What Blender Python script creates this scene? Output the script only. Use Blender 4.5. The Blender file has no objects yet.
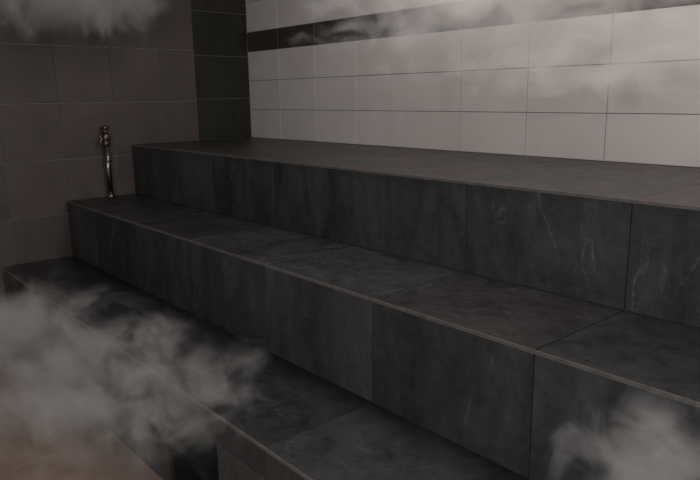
import bpy, math, random, bmesh
from mathutils import Vector
random.seed(4)
# ---------------- dimensions -----------------
D1,D2,D3=1.207,1.787,2.323
Z1,Z2,Z3=-0.42,-0.876,-1.441
TOP=2.0
XR=7.2; YF=-6.0
X0=.004
PITCH=0.7645
scene=bpy.context.scene
scene.view_settings.view_transform='Standard'
# ---------------- node helpers -----------------
def mat(name):
    m=bpy.data.materials.new(name);m.use_nodes=True
    nt=m.node_tree;nt.nodes.clear()
    return m,nt
def N(nt,t,**k):
    n=nt.nodes.new(t)
    for a,b in k.items():
        if a.startswith('_'): n.inputs[a[1:]].default_value=b
        else: setattr(n,a,b)
    return n
def math_(nt,op,a,b=None,clamp=False):
    n=nt.nodes.new('ShaderNodeMath');n.operation=op;n.use_clamp=clamp
    for i,v in enumerate((a,b)):
        if v is None: continue
        if isinstance(v,(int,float)): n.inputs[i].default_value=v
        else: nt.links.new(v,n.inputs[i])
    return n.outputs[0]
def mix(nt,f,a,b,mode='MIX'):
    n=nt.nodes.new('ShaderNodeMix');n.data_type='RGBA';n.blend_type=mode
    for s,v in ((0,f),(6,a),(7,b)):
        if isinstance(v,(int,float)): n.inputs[s].default_value=v
        elif isinstance(v,tuple): n.inputs[s].default_value=(*v,1) if len(v)==3 else v
        else: nt.links.new(v,n.inputs[s])
    return n.outputs[2]
def ramp(nt,f,lo,hi,a=0.,b=1.,smooth=False):
    n=nt.nodes.new('ShaderNodeMapRange');n.clamp=True
    if smooth:n.interpolation_type='SMOOTHSTEP'
    nt.links.new(f,n.inputs[0])
    for i,v in enumerate((lo,hi,a,b)): n.inputs[i+1].default_value=v
    return n.outputs[0]
def noise(nt,vec,scale,detail=4,rough=.5,dist=0):
    n=N(nt,'ShaderNodeTexNoise',_Scale=scale,_Detail=detail,_Roughness=rough,_Distortion=dist)
    nt.links.new(vec,n.inputs['Vector']);return n.outputs['Fac']
def tilevec(nt,k=7.):
    g=N(nt,'ShaderNodeNewGeometry');at=N(nt,'ShaderNodeAttribute',attribute_name='tile')
    s=N(nt,'ShaderNodeVectorMath',operation='SCALE');nt.links.new(at.outputs['Color'],s.inputs[0]);s.inputs['Scale'].default_value=k
    a=N(nt,'ShaderNodeVectorMath',operation='ADD');nt.links.new(g.outputs['Position'],a.inputs[0]);nt.links.new(s.outputs[0],a.inputs[1])
    sp=N(nt,'ShaderNodeSeparateColor');nt.links.new(at.outputs['Color'],sp.inputs[0])
    return a.outputs[0],sp.outputs
def finish(nt,col,rough,bump=None,bs=.2,bd=.004,metal=0,spec=.5):
    b=N(nt,'ShaderNodeBsdfPrincipled');o=N(nt,'ShaderNodeOutputMaterial')
    nt.links.new(b.outputs[0],o.inputs[0])
    if isinstance(col,tuple): b.inputs['Base Color'].default_value=(*col,1)
    else: nt.links.new(col,b.inputs['Base Color'])
    if isinstance(rough,(int,float)): b.inputs['Roughness'].default_value=rough
    else: nt.links.new(rough,b.inputs['Roughness'])
    b.inputs['Metallic'].default_value=metal;b.inputs['Specular IOR Level'].default_value=spec
    if bump is not None:
        bn=N(nt,'ShaderNodeBump',_Strength=bs,_Distance=bd);nt.links.new(bump,bn.inputs['Height']);nt.links.new(bn.outputs[0],b.inputs['Normal'])
def slate(name,dark,light,vein,veinamt=.6,rough=.5):
    m,nt=mat(name);v,rgb=tilevec(nt)
    mp=N(nt,'ShaderNodeMapping');nt.links.new(v,mp.inputs[0]);mp.inputs['Rotation'].default_value=(0,.6,0);mp.inputs['Scale'].default_value=(2.2,2.2,.8)
    n1=noise(nt,mp.outputs[0],1.3,7,.66,1.4);n2=noise(nt,v,11,9,.72,.8);n3=noise(nt,v,90,5,.7)
    f=ramp(nt,math_(nt,'ADD',math_(nt,'MULTIPLY',n1,.7),math_(nt,'MULTIPLY',n2,.3)),.38,.62)
    c=mix(nt,f,dark,light)
    c=mix(nt,ramp(nt,rgb[1],.3,1,0,.8),c,mix(nt,1.,c,(1.15,.975,.92),'MULTIPLY'))
    br=math_(nt,'MULTIPLY',ramp(nt,rgb[0],0,1,.80,1.18),ramp(nt,n3,.3,.7,.85,1.15))
    cc=N(nt,'ShaderNodeVectorMath',operation='SCALE');nt.links.new(c,cc.inputs[0]);nt.links.new(br,cc.inputs['Scale'])
    # fine quartz veins: thin iso-lines of stretched noise, broken up by a mask
    def veins(vec,sc,wd):
        vn=noise(nt,vec,sc,4,.45,.4);w=math_(nt,'ABSOLUTE',math_(nt,'SUBTRACT',vn,.5))
        return math_(nt,'MAXIMUM',ramp(nt,w,0,wd,1,0),ramp(nt,w,0,wd*7,.16,0))
    line=veins(mp.outputs[0],.75,.0042)
    msk=math_(nt,'MULTIPLY',ramp(nt,noise(nt,v,2.2,3),.50,.66),ramp(nt,n2,.40,.58,.1,1))
    vf=math_(nt,'MULTIPLY',math_(nt,'MULTIPLY',line,msk),veinamt)
    c2=mix(nt,vf,cc.outputs[0],vein)
    hb=math_(nt,'ADD',math_(nt,'MULTIPLY',n2,.8),math_(nt,'MULTIPLY',n3,.25))
    finish(nt,c2,ramp(nt,n2,.3,.7,rough-.08,rough+.12),hb,.5,.006)
    return m
M_slate=slate('slate_riser',(.022,.0235,.025),(.060,.065,.070),(.20,.21,.22),.7)
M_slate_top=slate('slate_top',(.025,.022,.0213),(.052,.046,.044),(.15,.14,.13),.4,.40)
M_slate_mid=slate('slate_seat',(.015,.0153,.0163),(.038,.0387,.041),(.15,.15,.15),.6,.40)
M_strip=slate('slate_strip',(.010,.011,.010),(.030,.032,.028),(.1,.1,.1),.3)
def plain_tile(name,c1,c2,rough,var=.08,sc=3,spec=.5,bs=.1):
    m,nt=mat(name);v,rgb=tilevec(nt)
    n=noise(nt,v,sc,6,.6,.4);n2=noise(nt,v,40,4)
    c=mix(nt,ramp(nt,n,.3,.7),c1,c2)
    cc=N(nt,'ShaderNodeVectorMath',operation='SCALE');nt.links.new(c,cc.inputs[0]);nt.links.new(ramp(nt,rgb[0],0,1,1-var,1+var),cc.inputs['Scale'])
    finish(nt,cc.outputs[0],rough,n2,bs,.002,spec=spec);return m
M_white=plain_tile('white_glazed_tile',(.66,.615,.595),(.73,.685,.665),.3,.03)
M_brown=plain_tile('dark_stripe_tile',(.042,.032,.028),(.06,.047,.042),.35,.1)
M_grey=plain_tile('warm_grey_tile',(.090,.075,.067),(.135,.113,.101),.5,.08,2.5)
M_floor=plain_tile('floor_tile',(.32,.225,.18),(.43,.32,.26),.5,.05,5)
def simple(name,c,rough,metal=0):
    m,nt=mat(name);g=N(nt,'ShaderNodeNewGeometry');n=noise(nt,g.outputs['Position'],25,4)
    col=mix(nt,ramp(nt,n,.3,.7),tuple(x*.8 for x in c),tuple(min(1,x*1.2) for x in c))
    finish(nt,col,rough,n,.15,.002,metal);return m
G_dark=simple('dark_grout',(.045,.042,.04),.9)
G_grey=simple('wall_grout',(.33,.29,.26),.9)
G_white=simple('white_wall_grout',(.26,.23,.21),.9)
G_floor=simple('floor_grout',(.24,.18,.15),.9)
M_trim=simple('edge_trim',(.15,.137,.128),.35,.2)
M_bronze=simple('aged_brass',(.20,.155,.125),.35,1)
M_chrome=simple('chrome',(.30,.28,.27),.25,1)
M_black=simple('void_dark',(.008,.012,.011),.9)
M_plaster=simple('ceiling_plaster',(.3,.28,.26),.9)
# ---------------- mesh helpers -----------------
class B:
    def __init__(s,name,mats,parent=None):
        s.bm=bmesh.new();s.col=s.bm.loops.layers.float_color.new('tile');s.name=name;s.mats=mats;s.parent=parent
    def face(s,vs,mi,c):
        f=s.bm.faces.new(vs);f.material_index=mi
        for l in f.loops:l[s.col]=c
    def box(s,x0,x1,y0,y1,z0,z1,mi=0):
        y0,y1=min(y0,y1),max(y0,y1)
        v=[s.bm.verts.new(p) for p in [(x0,y0,z0),(x1,y0,z0),(x1,y1,z0),(x0,y1,z0),(x0,y0,z1),(x1,y0,z1),(x1,y1,z1),(x0,y1,z1)]]
        for q in [(0,3,2,1),(4,5,6,7),(0,1,5,4),(1,2,6,5),(2,3,7,6),(3,0,4,7)]: s.face([v[i] for i in q],mi,(0,0,0,1))
    def tiles(s,O,eu,ev,n,us,vs,t=.01,gap=.005,mi=1,bev=.0015,skip=None,var=.0006):
        O,eu,ev,n=map(Vector,(O,eu,ev,n))
        flip=eu.cross(ev).dot(n)<0
        for i in range(len(us)-1):
            for j in range(len(vs)-1):
                if skip and skip(i,j): continue
                c=(random.random(),random.random(),random.random(),1)
                k=t-random.uniform(0,var)
                a,b=us[i]+gap/2,us[i+1]-gap/2;d,e=vs[j]+gap/2,vs[j+1]-gap/2
                if b-a<.004 or e-d<.004: continue
                rings=[]
                for h,ins in ((0,0),(k-bev,0),(k,bev)):
                    rings.append([s.bm.verts.new(O+eu*x+ev*y+n*h) for x,y in ((a+ins,d+ins),(b-ins,d+ins),(b-ins,e-ins),(a+ins,e-ins))])
                for r in (0,1):
                    for q in range(4):
                        f=[rings[r][q],rings[r][(q+1)%4],rings[r+1][(q+1)%4],rings[r+1][q]]
                        s.face(f[::-1] if flip else f,mi,c)
                s.face(rings[2][::-1] if flip else rings[2],mi,c)
    def done(s):
        me=bpy.data.meshes.new(s.name);s.bm.to_mesh(me);s.bm.free()
        for m in s.mats: me.materials.append(m)
        o=bpy.data.objects.new(s.name,me);bpy.context.collection.objects.link(o)
        if s.parent:o.parent=s.parent
        return o
def rng(start,step,lo,hi):
    k=[lo];x=start
    while x<=lo+.03:x+=step
    while x<hi-.01:k.append(x);x+=step
    k.append(hi);return k
T=.01
XJ=rng(.583,PITCH,X0,XR)
# ---------------- walls -----------------
w=B('wall_back',[G_white,M_white,M_brown])
w.box(-.15,XR,T,.15,Z3-.1,TOP)
us=rng(.5,.5225,0,XR)
w.tiles((0,T,0),(1,0,0),(0,0,1),(0,-1,0),us,[0,.265,.53,.795],t=T,mi=1,gap=.004)
w.tiles((0,T,0),(1,0,0),(0,0,1),(0,-1,0),us,[.795,.97],t=T,mi=2,gap=.004)
w.tiles((0,T,0),(1,0,0),(0,0,1),(0,-1,0),us,[.97,1.235,1.5,1.765,TOP],t=T,mi=1,gap=.004)
w.done()
w=B('wall_left',[G_grey,M_grey,M_strip,G_grey])
w.box(-.15,-T,YF,T,Z3-.1,TOP)
w.tiles((-T,0,0),(0,-1,0),(0,0,1),(1,0,0),[0,.561],[0,.37,.752,1.134,1.516,1.9,TOP],t=T,mi=2,gap=.005)
w.tiles((-T,0,0),(0,-1,0),(0,0,1),(1,0,0),[.561]+rng(.895,.44,.57,-YF)[1:],rng(.355-.44*4,.44,Z3,TOP),t=T,mi=1,gap=.007)
w.done()
w=B('floor',[G_floor,M_floor])
w.box(-.15,XR,YF,.15,Z3-.1,Z3-T)
w.tiles((0,0,Z3-T),(1,0,0),(0,-1,0),(0,0,1),XJ,rng(D3+PITCH,PITCH,D3,-YF),t=T,gap=.003)
w.done()
w=B('ceiling',[M_plaster]);w.box(-.15,XR,YF,.15,TOP,TOP+.1);w.done()
# ---------------- tiered bench -----------------
bench=bpy.data.objects.new('tiered_tiled_bench',None);bpy.context.collection.objects.link(bench)
ZB=Z3+.001
def tier(name,yb,yf,zt,zr,mtop,vs,opening=None):
    b=B(name,[G_dark,mtop,M_slate,M_trim,M_black],bench)
    if opening:
        xa,xb,zo=opening;yi=yb-.05
        b.box(X0,xa,yf+T,yb,ZB,zt-T);b.box(xb,XR,yf+T,yb,ZB,zt-T)
        b.box(xa,xb,yf+T,yb,zo,zt-T);b.box(xa,xb,yi,yb,ZB,zo,4)
        b.box(xa,xa+.004,yf+.02,yi,ZB,zo,4);b.box(xb-.004,xb,yf+.02,yi,ZB,zo,4);b.box(xa+.004,xb-.004,yf+.02,yi,ZB,ZB+.003,4)
    else: b.box(X0,XR,yf+T,yb,ZB,zt-T)
    b.tiles((0,yb,zt-T),(1,0,0),(0,-1,0),(0,0,1),XJ,vs,t=T,gap=.004,mi=1)
    h=zt-T-zr
    if opening:
        u=sorted(set(XJ+[xa,xb]));u=[k for k in u if not any(abs(k-q)<.1 and k!=q for q in (xa,xb))]
        b.tiles((0,yf+T,zr),(1,0,0),(0,0,1),(0,-1,0),u,[0,zo-zr,h],t=T,gap=.0025,mi=2,skip=lambda i,j:j==0 and u[i]>=xa-.01 and u[i+1]<=xb+.01)
    else: b.tiles((0,yf+T,zr),(1,0,0),(0,0,1),(0,-1,0),XJ,[0,h],t=T,gap=.003,mi=2)
    b.box(X0,XR,yf-.006,yf,zt-.012,zt+.001,3)
    b.done()
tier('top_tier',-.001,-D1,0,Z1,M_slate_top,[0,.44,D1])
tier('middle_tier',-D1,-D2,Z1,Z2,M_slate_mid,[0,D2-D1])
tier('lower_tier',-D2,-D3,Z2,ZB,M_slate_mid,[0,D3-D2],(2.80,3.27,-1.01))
# ---------------- wall tap -----------------
tap=bpy.data.objects.new('wall_tap',None);bpy.context.collection.objects.link(tap);tap.location=(0,-1.44,0)
def lathe(name,prof,loc,m,axis='z',seg=24):
    bm=bmesh.new();rs=[]
    for r,h in prof:
        ring=[]
        for i in range(seg):
            a=2*math.pi*i/seg;x,y=r*math.cos(a),r*math.sin(a)
            p={'z':(x,y,h),'x':(h,x,y),'y':(x,h,y)}[axis];ring.append(bm.verts.new(p))
        rs.append(ring)
    for a,b in zip(rs,rs[1:]):
        for i in range(seg): bm.faces.new([a[i],a[(i+1)%seg],b[(i+1)%seg],b[i]])
    bm.faces.new(rs[0]);bm.faces.new(rs[-1]);bmesh.ops.recalc_face_normals(bm,faces=bm.faces)
    for f in bm.faces:f.smooth=True
    me=bpy.data.meshes.new(name);bm.to_mesh(me);bm.free();me.materials.append(m)
    o=bpy.data.objects.new(name,me);bpy.context.collection.objects.link(o);o.parent=tap;o.location=loc;return o
def tube(name,pts,r,m):
    cu=bpy.data.curves.new(name,'CURVE');cu.dimensions='3D';cu.bevel_depth=r;cu.bevel_resolution=5;cu.use_fill_caps=True
    s=cu.splines.new('BEZIER');s.bezier_points.add(len(pts)-1)
    for b,p in zip(s.bezier_points,pts): b.co=p;b.handle_left_type=b.handle_right_type='AUTO'
    cu.materials.append(m);o=bpy.data.objects.new(name,cu);bpy.context.collection.objects.link(o);o.parent=tap;return o
PX=.05
lathe('riser_pipe',[(.022,-.417),(.022,.03)],(PX,0,0),M_chrome)
lathe('base_flange',[(.036,-.418),(.036,-.410),(.026,-.402),(.024,-.39)],(PX,0,0),M_chrome)
for z in (-.12,): 
    lathe('pipe_collar',[(.022,z-.012),(.028,z-.010),(.028,z+.010),(.022,z+.012)],(PX,0,0),M_bronze)
lathe('body',[(.022,.0),(.031,.006),(.031,.03),(.027,.04),(.035,.055),(.035,.085),(.027,.1),(.018,.11)],(PX,0,0),M_bronze)
lathe('wall_flange',[(.045,.001),(.045,.006),(.03,.014),(.018,.02),(.018,.055)],(0,0,.07),M_bronze,'x')
tube('spout',[(PX,-.0,.07),(.07,-.035,.073),(.08,-.052,.055),(.08,-.056,.03)],.014,M_bronze)
lathe('stem',[(.013,.1),(.013,.14)],(PX,0,0),M_bronze)
lathe('handle_hub',[(.010,.13),(.022,.138),(.026,.15),(.020,.165),(.006,.172)],(PX,0,0),M_bronze)
for i in range(4):
    a=i*math.pi/2+.5
    tube('handle_arm',[(PX,0,.15),(PX+.022*math.cos(a),.022*math.sin(a),.152),(PX+.042*math.cos(a),.042*math.sin(a),.155)],.009,M_bronze)
# ---------------- steam -----------------
def steam(loc,rad,dens,seed,thr=.5,scale=2.2,rotz=0,soft=.25,stretch=(1,1,1),core=.10,em=.04):
    m,nt=mat('steam_vapour')
    tc=N(nt,'ShaderNodeTexCoord');g=N(nt,'ShaderNodeNewGeometry')
    ln=N(nt,'ShaderNodeVectorMath',operation='LENGTH');nt.links.new(tc.outputs['Object'],ln.inputs[0])
    fall=ramp(nt,ln.outputs['Value'],.15,1,core,-.26)
    edge=ramp(nt,ln.outputs['Value'],.5,1,1,0,True)
    mp=N(nt,'ShaderNodeMapping');nt.links.new(g.outputs['Position'],mp.inputs[0])
    mp.inputs['Location'].default_value=(seed,seed*.7,seed*1.3);mp.inputs['Scale'].default_value=stretch;mp.inputs['Rotation'].default_value=(0,.35,0)
    n=noise(nt,mp.outputs[0],scale,8,.62,.7)
    d=ramp(nt,math_(nt,'ADD',n,fall),thr,thr+soft,0,1)
    d=math_(nt,'POWER',d,1.3)
    d=math_(nt,'MULTIPLY',math_(nt,'MULTIPLY',d,dens),edge)
    v=N(nt,'ShaderNodeVolumePrincipled');v.inputs['Color'].default_value=(.95,.91,.89,1)
    v.inputs['Anisotropy'].default_value=.0
    nt.links.new(d,v.inputs['Density'])
    v.inputs['Emission Color'].default_value=(1,.92,.87,1)
    nt.links.new(math_(nt,'MULTIPLY',d,em),v.inputs['Emission Strength'])  # vapour given its own faint glow, in place of light scattered in it
    o=N(nt,'ShaderNodeOutputMaterial');nt.links.new(v.outputs[0],o.inputs['Volume'])
    bm=bmesh.new();bmesh.ops.create_icosphere(bm,subdivisions=3,radius=1)
    me=bpy.data.meshes.new('steam_cloud');bm.to_mesh(me);bm.free();me.materials.append(m)
    ob=bpy.data.objects.new('steam_cloud',me);bpy.context.collection.objects.link(ob)
    ob.location=loc;ob.scale=rad;ob.rotation_euler=(0,0,rotz)
steam((2.1,-2.62,-.94),(2.15,.8,.60),4.8,3.1,.45,3.2,soft=.30,stretch=(.8,1.2,1.3),em=.05)
steam((2.95,-2.36,-.84),(1.05,.50,.40),6.5,11.9,.45,4.6,soft=.30,stretch=(.8,1.2,1.3),em=.05)
steam((.6,-1.85,1.08),(.6,1.35,.47),6.0,1.7,.43,3.0,em=.05)
steam((3.3,-.48,.86),(2.8,.46,.60),6.5,5.2,.43,3.4,soft=.3,stretch=(.8,1,1.3),core=.12,em=.15)
steam((3.9,-.50,.52),(1.6,.40,.42),7.0,9.4,.46,5.0,soft=.3,stretch=(.8,1,1.4),em=.17)
steam((4.97,-2.08,-.53),(.46,.32,.33),13.0,6.2,.43,6.5,soft=.3,em=.05)
# ---------------- lights -----------------
def area(name,loc,tgt,sx,sy,e,col):
    l=bpy.data.lights.new(name,'AREA');l.shape='RECTANGLE';l.size=sx;l.size_y=sy;l.energy=e;l.color=col
    o=bpy.data.objects.new(name,l);o.location=loc;o.rotation_euler=(Vector(tgt)-Vector(loc)).to_track_quat('-Z','Y').to_euler();bpy.context.collection.objects.link(o);return o
area('ceiling_light',(3.9,-1.3,TOP-.03),(3.9,-1.3,0),3.3,.8,38,(1,.955,.93))
area('front_fill_light',(5.8,-5.2,1.2),(4.1,-.5,-.1),2.5,1.2,60,(1,.965,.945))  # added fill behind the camera, lifts risers and back wall over the seat tops
wd=bpy.data.worlds.new('world');scene.world=wd;wd.use_nodes=True
wd.node_tree.nodes['Background'].inputs[0].default_value=(.95,.97,1,1);wd.node_tree.nodes['Background'].inputs[1].default_value=.15
cam=bpy.data.cameras.new('camera');co=bpy.data.objects.new('camera',cam);bpy.context.collection.objects.link(co)
co.location=(5.53177,-3.52801,.38066);co.rotation_euler=(1.35642,.01366,.85629);cam.sensor_width=36;cam.lens=662.932*36/700;cam.clip_start=.02
scene.camera=co
